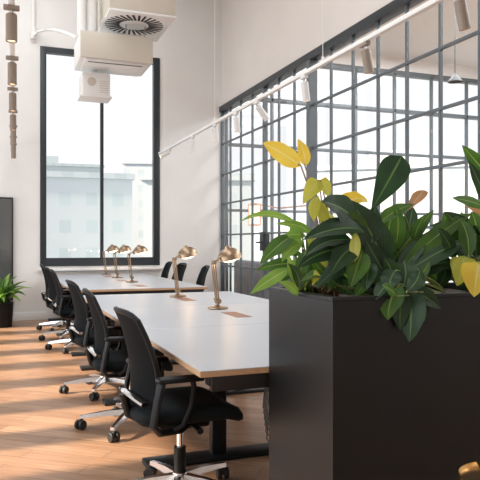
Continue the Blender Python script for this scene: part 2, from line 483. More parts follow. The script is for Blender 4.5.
    ba.build('star_base', M['alu'], t, ang=40)
    for p, a in cast:
        c = MB()
        rot = Matrix.Rotation(a+.9, 4, 'Z'); T = Matrix.Translation((p.x, p.y, 0)) @ rot
        for y in (-.02, .02):
            c.lathe([(0, -.012), (.027, -.012), (.032, -.008), (.032, .008), (.027, .012), (0, .012)], 16, T @ Matrix.Translation((.014, y, .032)) @ Matrix.Rotation(PI/2, 4, 'X'))
        c.box((-.006, -.009, .028), (.030, .009, .068), .004, mat=T)
        c.cone((p.x, p.y, .055), (p.x, p.y, .085), .008)
        c.build('caster', M['rubber'], t)
    return t
proto = make_chair()
LG = 'task chairs along the left side of the benches'
spots = [
    (.85, 3.08, .06, 'nearest black mesh task chair tucked under the front desk bench'),
    (.86, 4.40, -.05, 'second black task chair from the front, behind the nearest one'),
    (.86, 5.55, .07, 'third black task chair from the front at the front bench'),
    (.90, 7.86, -.06, 'black task chair at the near end of the far bench, left side'),
    (.88, 8.70, .10, 'middle black task chair on the left side of the far bench'),
    (.90, 9.70, -.10, 'farthest black task chair on the left side below the tall window'),
]
for i, (x, y, rz, lab) in enumerate(spots):
    o = proto if i == 0 else copy_tree(proto)
    place(o, (x, y, 0), rz, lab, LG)
RG = 'task chairs along the right side of the far bench'
for x, y, rz, lab in [(2.42, 8.45, PI-.12, 'black task chair on the right of the far bench, nearest the camera'),
                      (2.42, 9.60, PI+.08, 'middle black task chair on the right of the far bench'),
                      (2.42, 10.45, PI-.05, 'black task chair on the right of the far bench, beside the window wall')]:
    place(copy_tree(proto), (x, y, 0), rz, lab, RG)

# ------------------------------------------------------------------ desk benches
def bench(label, y0, n, mod, legs):
    t = thing('desk_bench', label, 'desk', (1.582, y0, 0))
    hw = .80
    for k in range(n):
        a, b = k*mod+.004, (k+1)*mod-.004
        top = MB(); top.box((-hw+.001, a, .7375), (hw-.001, b, .741), .0012, 1)
        tp = top.build('desktop', M['desk'], t)
        MB().box((-hw, a, .714), (hw, b, .738), .0015, 1).build('ply_edge', M['ply'], tp)
        fl = MB(); fl.box((.01, (a+b)/2-.31, .7405), (.13, (a+b)/2+.05, .7425), .0006, 1)
        fl.build('cable_flap', M['brown'], t)
    for y in legs:
        for sx in (-.36, .36):
            MB().box((sx-.045, y-.03, .02), (sx+.045, y+.03, .66), .006).build('leg', M['black'], t)
        MB().box((-.80, y-.075, .0), (.80, y+.075, .03), .008).build('foot', M['black'], t)
        MB().box((-.74, y-.03, .66), (.74, y+.03, .713), .004).build('cross_beam', M['black'], t)
    L = n*mod
    MB().box((-.74, .03, .645), (.74, .05, .713), .003).build('modesty_panel', M['black'], t)
    for sx in (-.36, .36):
        MB().box((sx-.03, .06, .655), (sx+.03, L-.06, .705), .004).build('rail', M['black'], t)
    ct = MB(); ct.box((-.14, .15, .575), (.14, L-.15, .58)); ct.box((-.14, .15, .58), (-.135, L-.15, .65)); ct.box((.135, .15, .58), (.14, L-.15, .65))
    ct.build('cable_tray', M['black'], t)
    cb = MB()
    for q in range(6):
        y = 1.0 + q*.13; x = -.1+.05*q
        cb.tube([(x, y, .60), (x+.03, y-.05, .40), (x-.04, y-.15, .15), (x+.05, y-.28, .01), (x+.2, y-.4, .008)], .004, 6)
    cb.build('cables', M['cable'], t)
    return t
bench('long white desk bench in front with seams across its plywood-edged top', 2.517, 3, 1.365, (.10, 1.07, 2.58, 4.05))
bench('white desk bench at the back, ending below the tall window', 7.37, 3, 1.20, (.05, 1.82, 3.53))

# ------------------------------------------------------------------ desk lamps
def make_lamp():
    t = thing('desk_lamp', '', 'lamp')
    MB().lathe([(0, 0), (.078, 0), (.082, .004), (.080, .014), (.03, .02), (.016, .03), (0, .03)], 28).build('base', M['brass'], t)
    j = MB(); j.cone((0, -.022, .06), (0, .022, .06), .020); j.cone((0, 0, .02), (0, 0, .06), .012)
    j.cone((-.02, -.016, .075), (-.02, .016, .075), .012)
    j.build('joint', M['brass'], t)
    a = MB()
    for y in (-.014, .014):
        a.tube([(0, y, .06), (-.035, y, .37)], .0065, 8)
    a.tube([(-.025, 0, .08), (-.06, 0, .36)], .0045, 8)
    a.build('lower_arm', M['brass'], t)
    e = MB(); e.cone((-.04, -.02, .372), (-.04, .02, .372), .016); e.build('elbow', M['brass'], t)
    a = MB()
    for y in (-.008, .008): a.tube([(-.05, y, .365), (.075, y, .455)], .006, 8)
    a.build('upper_arm', M['brass'], t)
    tilt = Matrix.Translation((.115, 0, .405)) @ Matrix.Rotation(R(-14), 4, 'Y')
    sh = MB(); sh.lathe([(.105, -.005), (.102, .0), (.098, .022), (.082, .052), (.055, .073), (.028, .083), (.022, .10), (0, .102)], 28, tilt)
    sh.lathe([(.105, -.005), (.100, -.004), (.095, .020), (.079, .048), (.052, .068), (0, .076)], 28, tilt)
    so = sh.build('lamp_shade', M['brass'], t)
    bl = MB(); bl.lathe([(0, -.030), (.035, -.028), (.065, -.016), (.080, .002), (.070, .03), (.03, .05), (0, .055)], 20, tilt)
    bl.build('bulb', M['bulb'], so)
    return t
lamp0 = make_lamp()
LP = [(1.66, 4.87, .25, 'brass desk lamp on the front bench, largest and nearest'),
      (1.66, 6.09, .30, 'brass desk lamp at the far end of the front bench'),
      (1.70, 8.58, .05, 'rightmost brass lamp on the far bench'),
      (1.70, 9.70, .05, 'middle brass lamp on the far bench'),
      (1.70, 10.75, .05, 'leftmost brass lamp on the far bench, against the window')]
for i, (x, y, rz, lab) in enumerate(LP):
    o = lamp0 if i == 0 else copy_tree(lamp0)
    place(o, (x, y, .7427), rz, lab, 'brass desk lamps on the benches')
    ld = bpy.data.lights.new('lamp_bulb_light', 'POINT'); ld.energy = 1.3; ld.color = (1, .62, .32); ld.shadow_soft_size = .03
    lo = bpy.data.objects.new('lamp_bulb_light', ld); COL.objects.link(lo)
    c, s_ = math.cos(rz), math.sin(rz)
    lo.location = (x+.125*c, y+.125*s_, .742+.365)

# ------------------------------------------------------------------ planter
PX0, PX1, PY0, PY1, PZ = 1.083, 2.70, 1.95, 2.505, 1.080
pl = thing('planter', 'tall dark steel planter box in the foreground at the bench end', 'planter', (PX0, PY0, 0))
W_, D_ = PX1-PX0, PY1-PY0
b = MB(); tk = .02
b.box((0, 0, .03), (W_, tk, PZ)); b.box((0, D_-tk, .03), (W_, D_, PZ)); b.box((0, tk, .03), (tk, D_-tk, PZ)); b.box((W_-tk, tk, .03), (W_, D_-tk, PZ)); b.box((tk, tk, .03), (W_-tk, D_-tk, .08))
b.build('body', M['planter'], pl, smooth=False)
MB().box((.03, .03, 0), (W_-.03, D_-.03, .03)).build('plinth', M['black'], pl)
rim = MB()
for lo, hi in (((-.004, -.004, PZ-.012), (W_+.004, .03, PZ+.003)), ((-.004, D_-.03, PZ-.012), (W_+.004, D_+.004, PZ+.003)),
               ((-.004, .03, PZ-.012), (.03, D_-.03, PZ+.003)), ((W_-.03, .03, PZ-.012), (W_+.004, D_-.03, PZ+.003))):
    rim.box(lo, hi, .002, 1)
rim.build('rim', M['black'], pl)
def soilp(i, j):
    return V((tk+i*(W_-2*tk), tk+j*(D_-2*tk), PZ-.035+.012*math.sin(i*31)*math.cos(j*9)))
MB().grid(soilp, 40, 12).build('soil', M['soil'], pl)

CAMV = V((0, 0, H))
def facing(p, up=.5, jit=.35):
    d = (CAMV-p).normalized()
    return (d + V((0, 0, up)) + V((random.uniform(-jit, jit), random.uniform(-jit, jit), random.uniform(-jit, jit)))).normalized()
PXM = .0039
ROOT = dict(yellow_leaved_plant=322, arching_green_plant=304, dark_broadleaf_plant=352, upright_paddle_plant=395, trailing_plant=402, yellowing_plant=478)
def plant(name, label, root, leaves, fill=None, group='plants in the dark planter', cat='plant'):
    """root: (x, y) in the soil; leaves: (u0,v0,Y0, u1,v1,Y1, width px, kind, shape)"""
    t = thing(name, label, cat, (root[0], root[1], PZ-.05), 0, group)
    org = V((root[0], root[1], PZ-.05))
    by = {}; st = MB()
    leaves = list(leaves)
    for (ua, ub, va, vb, n, ks, wa, wz) in (fill or []):
        for _ in range(n):
            u1, v1 = random.uniform(ua, ub), random.uniform(va, vb)
            ru = ROOT[name]; L = random.uniform(28, 48)
            du, dv = ru-u1, 300-v1; q = math.hypot(du, dv)+1e-6; L = min(L, q*.75)
            yr = root[1]+random.uniform(-.16, .2)
            leaves.append((u1+du/q*L, v1+dv/q*L, yr, u1, v1, yr+random.uniform(-.05, .05), random.uniform(wa, wz)*.78, random.choice(ks), random.choice(('ovate', 'lance', 'lance')), random.uniform(.05, .2)))
    for (u0, v0, y0, u1, v1, y1, w, kind, shape, bd) in leaves:
        y0 -= .045; y1 -= .045
        p0, p1 = at(u0, v0, y0)-org, at(u1, v1, y1)-org
        mb = by.setdefault(kind, MB())
        L = (p1-p0).length
        bend = V((random.uniform(-.02, .02), random.uniform(-.03, .03), bd*L))
        mid = (p0+p1)/2
        mb.leaf(p0, p1, w*PXM, bend, facing(mid+org), fold=random.uniform(.12, .4), shape=shape, wave=random.uniform(.03, .12), curl=random.uniform(0, .25))
        base = V((random.uniform(-.03, .03), random.uniform(-.03, .03), 0))
        c1 = V((base.x*.8+p0.x*.2, base.y*.8+p0.y*.2, p0.z*.55+.02))
        pts = []
        for k in range(9):
            u = k/8; pts.append(base*(1-u)**2 + c1*2*u*(1-u) + p0*u*u)
        pts.append(p0+(p1-p0)*.08)
        st.tube(pts, .003, 6, rads=[.0052-.0028*k/9 for k in range(10)])
    kinds = sorted(by, key=lambda k: -len(by[k].bm.faces))
    for i, k in enumerate(kinds):
        nm = 'foliage'
        o = by[k].build(nm, M['leaf_'+k], t, ang=80)
        if i: o['label'] = {'yellow': 'yellow leaves', 'lime': 'lime green leaves', 'orange': 'orange brown leaf', 'mid': 'mid green leaves', 'light': 'light green leaves', 'dark': 'dark green leaves'}[k]
    st.build('stems', M['redstem'] if kinds[0] == 'lime' else M['stem'], t)
    return t

O, LN, PD, HT = 'ovate', 'lance', 'paddle', 'heart'
plant('yellow_leaved_plant', 'tall plant with bright yellow leaves rising at left of the planter', (1.26, 2.30), [
    (301, 166, 2.28, 263, 143, 2.30, 24, 'yellow', O, .12),
    (305, 166, 2.34, 298, 139, 2.40, 13, 'yellow', O, .05),
    (319, 180, 2.28, 303, 204, 2.24, 18, 'lime', HT, .12),
    (320, 180, 2.26, 329, 198, 2.22, 14, 'lime', HT, .15),
    (318, 196, 2.3, 314, 222, 2.26, 12, 'lime', LN, .1),
    (322, 200, 2.3, 326, 230, 2.27, 13, 'lime', LN, .1),
    (326, 214, 2.33, 334, 238, 2.3, 12, 'lime', LN, .1),
    (316, 226, 2.33, 308, 252, 2.3, 12, 'lime', LN, .1),
    (322, 250, 2.2, 312, 285, 2.15, 12, 'lime', LN, .0),
    (328, 255, 2.22, 335, 288, 2.18, 12, 'lime', LN, .0),
    (318, 258, 2.25, 322, 290, 2.2, 11, 'mid', LN, .0),
    (306, 250, 2.25, 300, 280, 2.2, 13, 'mid', LN, .0),
], fill=[(306, 350, 235, 288, 18, ('lime', 'mid', 'lime'), 7, 12)])
plant('arching_green_plant', 'light green plant with narrow leaves arching out past the planter corner', (1.18, 2.36), [
    (300, 226, 2.32, 240, 222, 2.36, 9, 'light', LN, .30),
    (312, 234, 2.3, 276, 224, 2.34, 11, 'light', LN, .2),
    (306, 236, 2.34, 282, 238, 2.36, 12, 'light', LN, .2),
    (292, 236, 2.34, 260, 264, 2.36, 19, 'mid', O, .12),
    (302, 244, 2.34, 282, 262, 2.3, 14, 'light', LN, .2),
    (298, 264, 2.3, 256, 270, 2.34, 13, 'mid', LN, .12),
    (290, 268, 2.28, 250, 294, 2.3, 14, 'light', LN, .08),
    (300, 272, 2.3, 262, 286, 2.36, 12, 'mid', LN, .1),
    (304, 256, 2.36, 268, 252, 2.4, 12, 'mid', LN, .2),
    (296, 250, 2.38, 274, 244, 2.4, 10, 'light', LN, .2),
    (308, 262, 2.3, 286, 276, 2.26, 13, 'mid', LN, .1),
    (304, 248, 2.36, 290, 226, 2.38, 9, 'light', LN, .1),
], fill=[(276, 315, 235, 285, 10, ('mid', 'light', 'dark'), 9, 14)])
plant('dark_broadleaf_plant', 'dark plant with broad drooping leaves left of the upright leaf', (1.42, 2.22), [
    (358, 222, 2.15, 322, 202, 2.12, 30, 'dark', O, .18),
    (342, 204, 2.3, 368, 202, 2.28, 18, 'yellow', HT, .30),
    (362, 230, 2.12, 303, 240, 2.10, 24, 'dark', O, .16),
    (352, 240, 2.12, 306, 256, 2.08, 20, 'dark', O, .18),
    (350, 250, 2.12, 298, 268, 2.1, 20, 'dark', O, .2),
    (356, 246, 2.1, 330, 276, 2.06, 22, 'dark', O, .2),
    (345, 262, 2.12, 316, 288, 2.1, 18, 'dark', O, .15),
    (362, 252, 2.1, 350, 288, 2.06, 22, 'mid', O, .12),
    (340, 236, 2.2, 316, 230, 2.18, 20, 'mid', O, .2),
    (366, 236, 2.14, 338, 214, 2.14, 22, 'mid', O, .16),
    (372, 244, 2.12, 376, 206, 2.16, 22, 'dark', O, .05),
    (336, 270, 2.16, 300, 282, 2.14, 14, 'mid', O, .1),
    (370, 262, 2.1, 366, 290, 2.06, 18, 'dark', O, .05),
], fill=[(304, 372, 215, 285, 20, ('dark', 'mid', 'light', 'lime'), 11, 20)])
plant('upright_paddle_plant', 'tall plant with one big dark paddle leaf standing upright', (1.62, 2.22), [
    (371, 211, 2.2, 402, 156, 2.22, 32, 'dark', PD, .06),
    (404, 213, 2.22, 424, 190, 2.24, 15, 'orange', PD, .1),
    (378, 224, 2.18, 414, 204, 2.2, 15, 'mid', LN, .08),
    (386, 268, 2.12, 350, 200, 2.16, 32, 'dark', O, .05),
    (384, 258, 2.2, 392, 208, 2.24, 22, 'mid', O, .0),
    (392, 262, 2.2, 434, 210, 2.26, 16, 'mid', LN, .08),
    (395, 268, 2.16, 462, 222, 2.22, 21, 'dark', LN, .10),
    (400, 270, 2.12, 472, 213, 2.16, 18, 'mid', LN, .10),
    (402, 276, 2.1, 474, 240, 2.12, 22, 'dark', LN, .12),
    (404, 280, 2.1, 456, 262, 2.1, 20, 'dark', O, .15),
    (398, 272, 2.14, 428, 236, 2.18, 18, 'dark', O, .1),
    (386, 276, 2.1, 366, 240, 2.1, 20, 'dark', O, .1),
    (408, 262, 2.25, 446, 236, 2.3, 20, 'mid', O, .1),
    (420, 268, 2.25, 446, 285, 2.2, 18, 'mid', O, .15),
    (392, 284, 2.06, 384, 258, 2.04, 18, 'dark', O, .1),
], fill=[(345, 450, 205, 285, 30, ('dark', 'mid', 'mid'), 12, 22)])
plant('trailing_plant', 'dark trailing plant whose leaves hang over the planter front', (1.68, 2.08), [
    (399, 284, 1.99, 388, 320, 1.965, 25, 'mid', O, .03),
    (408, 288, 1.99, 409, 342, 1.965, 30, 'dark', O, .03),
    (414, 290, 1.99, 441, 309, 1.96, 16, 'dark', O, .10),
    (402, 286, 1.99, 400, 330, 1.975, 20, 'dark', O, .03),
    (414, 282, 2.0, 424, 322, 1.97, 18, 'dark', O, .06),
    (392, 282, 2.02, 376, 300, 1.985, 16, 'dark', O, .10),
    (396, 270, 2.02, 390, 292, 1.99, 20, 'dark', O, .06),
    (412, 272, 2.02, 420, 296, 1.99, 18, 'mid', O, .06),
    (404, 262, 2.04, 402, 290, 2.0, 22, 'dark', O, .06),
], fill=[(380, 430, 255, 300, 12, ('dark', 'mid'), 12, 20)])
plant('yellowing_plant', 'plant at the right frame edge with yellow lower leaves', (2.02, 2.2), [
    (497, 186, 2.2, 462, 145, 2.2, 17, 'mid', LN, .06),
    (492, 214, 2.2, 468, 160, 2.2, 15, 'dark', LN, .06),
    (488, 208, 2.16, 452, 198, 2.14, 12, 'mid', LN, .08),
    (486, 216, 2.2, 466, 206, 2.2, 9, 'orange', LN, .1),
    (486, 246, 2.14, 444, 212, 2.16, 22, 'dark', O, .10),
    (490, 232, 2.16, 430, 226, 2.18, 20, 'dark', LN, .12),
    (484, 258, 2.12, 430, 250, 2.12, 20, 'dark', O, .15),
    (478, 262, 2.2, 440, 236, 2.26, 22, 'mid', O, .15),
    (464, 256, 2.06, 457, 286, 2.02, 25, 'lime', HT, .04),
    (479, 262, 2.0, 474, 297, 1.97, 31, 'yellow', HT, .04),
    (470, 262, 2.2, 446, 282, 2.2, 20, 'mid', O, .1),
    (446, 268, 2.16, 436, 290, 2.14, 14, 'dark', O, .1),
    (430, 262, 2.2, 424, 284, 2.18, 8, 'yellow', O, .1),
    (488, 272, 2.2, 462, 242, 2.24, 24, 'dark', O, .1),
    (500, 250, 2.14, 470, 226, 2.14, 26, 'dark', O, .1),
], fill=[(430, 500, 205, 285, 26, ('dark', 'dark', 'mid'), 14, 26)])

# ------------------------------------------------------------------ plant on the floor
fp = thing('potted_plant', 'leafy green plant in a black pot on the floor by the dark screen', 'plant', (.05, 10.35, 0))
pr = MB(); pr.lathe([(0, 0), (.165, 0), (.19, .36), (.20, .37), (.185, .37), (.175, .32), (0, .32)], 28)
pr.build('pot', M['blackplastic'], fp)
MB().lathe([(0, .325), (.176, .318)], 24).build('soil', M['soil'], fp)
fo = MB(); fo2 = MB()
for k in range(46):
    a = k*2.399; el = random.uniform(.25, 1.35); L = random.uniform(.36, .60)
    d = V((math.cos(a)*math.cos(el), math.sin(a)*math.cos(el), math.sin(el)))
    b0 = V((math.cos(a)*.03, math.sin(a)*.03, .33)); tip = b0 + d*L + V((0, 0, -.10*math.cos(el)))
    (fo if k % 3 else fo2).leaf(b0, tip, random.uniform(.075, .11), d.cross(V((0, 0, 1))).cross(d)*.12 + V((0, 0, .10)), V((0, -.3, 1)) + d*-.3, fold=.3, shape='lance', wave=.05)
fo.build('foliage', M['leaf_mid'], fp, ang=80)
tag(fo2.build('foliage', M['leaf_light'], fp, ang=80), 'lighter green leaves')

# dark screen
sc = thing('wall_screen', 'tall dark glossy screen against the back wall, at the left frame edge', 'screen', (-.26, YB-.04, 0))
MB().box((-.5, -.012, .36), (.492, .03, 2.0), .004).build('glass_panel', M['screen'], sc)
f = MB(); f.box((-.51, -.02, .35), (-.49, .035, 2.01), .003); f.box((.485, -.02, .35), (.505, .035, 2.01), .003); f.box((-.51, -.02, 1.99), (.505, .035, 2.01), .003); f.box((-.51, -.02, .34), (.505, .035, .36), .003)
f.build('frame', M['black'], sc)
f = MB(); f.box((-.45, -.02, 0), (-.41, .03, .36), .003); f.box((.41, -.02, 0), (.45, .03, .36), .003)
f.build('stand', M['black'], sc)

# ------------------------------------------------------------------ ceiling services
def put_box_from(u0, v0, u1, v1, Y):
    a, b = at(u0, v1, Y), at(u1, v0, Y); return a, b
YA = 7.9
a, b_ = at(80.5, 56, YA), at(153, 38.2, YA)
ac = thing('air_conditioner', 'white suspended air conditioner with beige front in front of the window', 'air conditioner', (a.x, YA, a.z))
wA, hA = b_.x-a.x, b_.z-a.z
m = MB(); m.box((0, .03, 0), (wA, .70, hA), .012); m.build('casing', M['acwhite'], ac)
MB().box((.0, 0, -.005), (wA, .032, hA+.005), .008).build('front_panel', M['acbeige'], ac)
g = MB(); g.box((.14, .10, -.012), (wA-.14, .125, .001)); g.build('air_slot', M['slot'], ac)
g = MB(); g.box((.06, .06, -.03), (wA-.06, .62, .004), .02); g.build('louvre_panel', M['acwhite'], ac)
g = MB(); g.box((.10, .08, -.034), (wA-.12, .10, -.029)); g.build('louvre_slot', M['slot'], ac)
rods = MB()
for x, y in ((wA-.32, .1), (wA-.08, .1), (wA-.32, .6), (wA-.08, .6)): rods.cone((x, y, hA), (x, y, at(111, 8, 7.6).z-a.z-.032), .008, n=8)
rods.build('hanger_rod', M['alu'], ac)
# refrigerant pipes
pp = at(80, 0, YA+.25)
tag(MB().cone((0, 0, hA+a.z+.006), (0, 0, ZC), .055).build('drop_pipe', M['acwhite'], loc=(pp.x+.02, YA+.25, 0)), 'thin white pipe dropping from the ceiling to the air conditioner', 'pipe')
pp = at(92, 0, YA+.35)
dct = MB(); dct.cone((0, 0, hA+a.z+.006), (0, 0, ZC), .09)
for z in (4.3, 4.9, 5.5): dct.cone((0, 0, z), (0, 0, z+.04), .096)
tag(dct.build('duct', M['acwhite'], loc=(pp.x-.02, YA+.35, 0)), 'thick round white duct dropping to the air conditioner', 'duct')
# projector under it
pj0, pj1 = at(82, 96, 8.25), at(110.5, 74, 8.25)
pj = thing('projector', 'small white box projector hanging below the air conditioner', 'projector', (pj0.x, 8.25, pj0.z))
wP, hP = pj1.x-pj0.x, pj1.z-pj0.z
MB().box((0, 0, .02), (wP, .32, hP), .02, 3).build('housing', M['acwhite'], pj)
MB().box((-.02, -.01, 0), (wP+.02, .33, .022), .006).build('base_plate', M['acwhite'], pj)
l = MB(); l.cone((wP*.34, -.012, hP*.62), (wP*.34, .01, hP*.62), .055, n=24); l.build('lens', M['acbeige'], pj)
l = MB()
for k in range(6): l.box((wP*.62, -.004, .06+k*.028), (wP*.93, .003, .07+k*.028))
l.build('vent', M['acbeige'], pj)
MB().cone((wP*.5, .16, hP-.01), (wP*.5, .16, a.z-.036-pj0.z), .03).build('mount', M['acwhite'], pj)

# swirl diffuser on a plenum duct
YD = 7.6; dz = at(111, 8, YD).z
d0, d1 = at(109.5, 8, YD), at(176, 8, YD)
plen = thing('ventilation_plenum', 'beige ventilation box with a round swirl diffuser below, above the air conditioner', 'ventilation box', (d0.x, YD, dz))
wD = d1.x-d0.x
MB().box((0, 0, .004), (wD, 1.0, 1.1), .01).build('duct_box', M['acbeige'], plen)
MB().box((-.0, 0.0, -.02), (wD, 1.0, .006), .004).build('bottom_plate', M['acwhite'], plen)
dc = at(137, 20, YD+.42)
cx = wD*.47; cy = .44
sw = MB()
for k in range(30):
    aa = 2*PI*k/30
    T = Matrix.Translation((cx, cy, -.024)) @ Matrix.Rotation(aa, 4, 'Z')
    sw.box((.17, -.013, -.001), (.355, .013, .003), mat=T @ Matrix.Translation((0, .05, 0)) @ Matrix.Rotation(.16, 4, 'Z'))
sw.build('swirl_slot', M['slot'], plen)
MB().lathe([(0, -.004), (.15, -.004), (.16, 0), (.16, .004)], 32, Matrix.Translation((cx, cy, -.024))).build('diffuser_hub', M['acwhite'], plen)
MB().lathe([(.385, .0), (.40, -.006), (.415, 0.0)], 40, Matrix.Translation((cx, cy, -.021))).build('diffuser_ring', M['acwhite'], plen)

# wall conduit left of the air conditioner
cp = []
for u, v in ((33.5, -20), (33.5, 10), (33.5, 28)): cp.append(at(u, v, YB-.03))
tag(MB().tube(cp, .03, 8).build('wall_pipe', M['rail']), 'white vertical pipe on the back wall above the window corner', 'pipe')
hp = [at(33.5, 36, YB-.1), at(37, 32, YB-.12), at(45, 30, YB-.2), at(55, 30, YB-1.0), at(66, 33, YB-2), at(76, 38, YB-2.6)]
hs = MB(); hs.tube(hp, .022, 8); hs.cone(at(33.5, 28, YB-.05), at(33.5, 39, YB-.05), .05)
tag(hs.build('drain_hose', M['rail']), 'pale hose running from the wall pipe to the air conditioner', 'hose')

# ------------------------------------------------------------------ spotlight tracks
ZT = 2.815
def make_spot(mat):
    t = thing('track_spotlight', '', 'spotlight')
    MB().box((-.02, -.05, -.03), (.02, .05, 0), .004).build('adapter', mat, t)
    MB().cone((0, 0, -.065), (0, 0, -.03), .010, n=10).build('neck', M['alu'], t)
    bd = MB(); bd.lathe([(0, -.055), (.030, -.055), (.036, -.062), (.036, -.235), (.030, -.235), (.028, -.225), (0, -.225)], 20)
    body = bd.build('body', mat, t)
    MB().lathe([(0, -.2265), (.0275, -.2265)], 16).build('lens', M['lens'], body)
    return t
def track(name, label, p0, p1, wires):
    p0, p1 = V(p0), V(p1)
    d = p1-p0; ang = math.atan2(d.y, d.x)
    t = thing(name, label, 'light track', p0, ang)
    L = d.length
    MB().box((0, -.02, 0), (L, .02, .035), .004).build('rail', M['rail'], t)
    for w in wires:
        MB().cone((w, 0, .03), (w, 0, ZC-p0.z), .0035, n=6).build('wire', M['rail'], t)
        MB().cone((w, 0, .03), (w, 0, .075), .012, n=8).build('wire_clip', M['rail'], t)
    return t
TX = 2.65
track('light_track', 'long white light track hanging along the glass partition', (TX, 2.4, ZT), (TX, 10.95, ZT), (.9, 2.55, 5.5, 8.2))
def yat(u, X):
    xc = (u-240)/640; return X*(CT-ST*xc)/(CT*xc+ST)
sp0 = make_spot(M['spotwhite'])
sp1 = make_spot(M['spot'])
used = set()
GT = 'spotlights on the track along the glass'
tspots = [(170, 50, 60, sp0, 'tilted white spotlight at the far left end of the glass-side track'),
          (193, 0, 0, sp0, 'second white spotlight from the far end of the glass-side track'),
          (215, 0, -6, sp0, 'third white spotlight from the far end, at the wall corner'),
          (236, 0, -6, sp0, 'fourth white spotlight from the far end, over the glass edge'),
          (257, 35, -40, sp0, 'tilted white spotlight in the middle of the glass-side track'),
          (304, 0, -8, sp0, 'pale spotlight before the thick glass partition post'),
          (365, 0, -12, sp1, 'taupe spotlight beside the suspension wire'),
          (459, 0, -14, sp1, 'taupe spotlight at the top right, nearest on the glass-side track')]
def put_spot(src, loc, tilt, rz, lab, grp):
    o = src if id(src) not in used else copy_tree(src)
    used.add(id(src))
    o.location = loc; o.rotation_euler = (0, 0, rz); o['label'] = lab; o['group'] = grp
    for c in kids(o):
        if c.name.startswith('body'):
            c.rotation_euler = (0, tilt, 0) ; c.location = V((0, 0, -.045)) - Matrix.Rotation(tilt, 3, 'Y') @ V((0, 0, -.045))
    return o
for u, tl, t2, src, lab in tspots:
    put_spot(src, (TX, yat(u, TX), ZT), R(t2), TH*0, lab, GT)
P0, P1 = V((.075, 3.9, ZT)), V((.25, 10.95, ZT))
track('light_track', 'white light track seen end-on at the upper left', P0, P1, (1.2, 3.5, 6.0))
GL = 'spotlights on the left track'
dl = (P1-P0)
for k, y in enumerate((4.42, 5.62, 6.75, 7.9, 8.9, 9.8, 10.5)):
    p = P0 + dl*((y-P0.y)/dl.y)
    nm = ['first', 'second', 'third', 'fourth', 'fifth', 'sixth', 'last'][k]
    put_spot(sp1, p, 0, PI/2, f'{nm} taupe spotlight hanging down from the left track, counting from the camera', GL)

# ------------------------------------------------------------------ next room
# channel tufted curved banquette behind the glass
bq = thing('banquette', 'curved grey channel-tufted banquette behind the glass partition', 'sofa', (7.02, 10.40, 0))
bk = MB(); rings = []
A0, A1, NB = 168.5, 218, 132
for i in range(NB+1):
    a = R(A0 + (A1-A0)*i/NB)
    rr = 3.0 + .03*abs(math.sin(i*PI/6)); r2 = 2.84 - .03*abs(math.sin(i*PI/6)); h = .96
    c, s_ = math.cos(a), math.sin(a)
    rings.append([bk.bm.verts.new(V((q*c, q*s_, z))) for q, z in ((rr, .06), (rr, h-.05), (rr-.04, h), (r2+.03, h), (r2, h-.05), (r2, .06))])
for p, q in zip(rings, rings[1:]):
    for k in range(6): bk.bm.faces.new((p[k], q[k], q[(k+1) % 6], p[(k+1) % 6]))
bk.bm.faces.new(rings[0]); bk.bm.faces.new(list(reversed(rings[-1])))
bk.build('backrest', M['sofa'], bq, ang=70)
st = MB()
aa = [R(A0 + (A1-A0)*k/40) for k in range(41)]
st.prism([(2.80*math.cos(a), 2.80*math.sin(a)) for a in aa] + [(2.25*math.cos(a), 2.25*math.sin(a)) for a in reversed(aa)], .12, .45)
st.build('seat', M['sofa'], bq, ang=50)
# copper pipe lamp with lantern
cpos = at(310, 300, 8.4)
X4 = 4.35
yl, yp = yat(254.5, X4), yat(310, X4)
zl = H + (243-213)/640*((X4*ST)+yl*CT)
cl = thing('copper_lamp', 'copper pipe lamp with a glowing lantern behind the glass partition', 'lamp', (X4, yp, 0))
c = MB(); c.cone((0, 0, .02), (0, 0, 2.75), .022); c.tube([(0, 0, zl+.02), (0, (yl-yp)*.5, zl+.03), (0, yl-yp, zl+.17)], .012, 8)
c.build('pipe', M['copper'], cl)
MB().lathe([(0, 0), (.16, 0), (.16, .015), (.03, .03), (0, .03)], 24).build('base', M['copper'], cl)
lt = MB(); dy = yl-yp
lt.box((-.075, dy-.075, zl-.20), (.075, dy+.075, zl+.13)); lt.build('lantern_glass', M['lantern'], cl, smooth=False)
lf = MB()
for sx in (-.08, .08):
    for sy in (-.08, .08): lf.box((sx-.008, dy+sy-.008, zl-.22), (sx+.008, dy+sy+.008, zl+.15))
lf.box((-.09, dy-.09, zl+.14), (.09, dy+.09, zl+.165)); lf.box((-.09, dy-.09, zl-.23), (.09, dy+.09, zl-.205))
lf.build('lantern_frame', M['copper'], cl, smooth=False)
# pendant lamp in the next room
pz = at(455, 82, 8.0)
pd = thing('pendant_lamp', 'small dark pendant lamp seen through the glass at upper right', 'lamp', (pz.x, 8.0, pz.z))
MB().cone((0, 0, .1), (0, 0, 5.05-pz.z), .008, n=8).build('stem', M['frame'], pd)
MB().lathe([(.11, 0), (.10, .03), (.04, .09), (.02, .13), (0, .13)], 24).build('lamp_shade', M['frame'], pd)

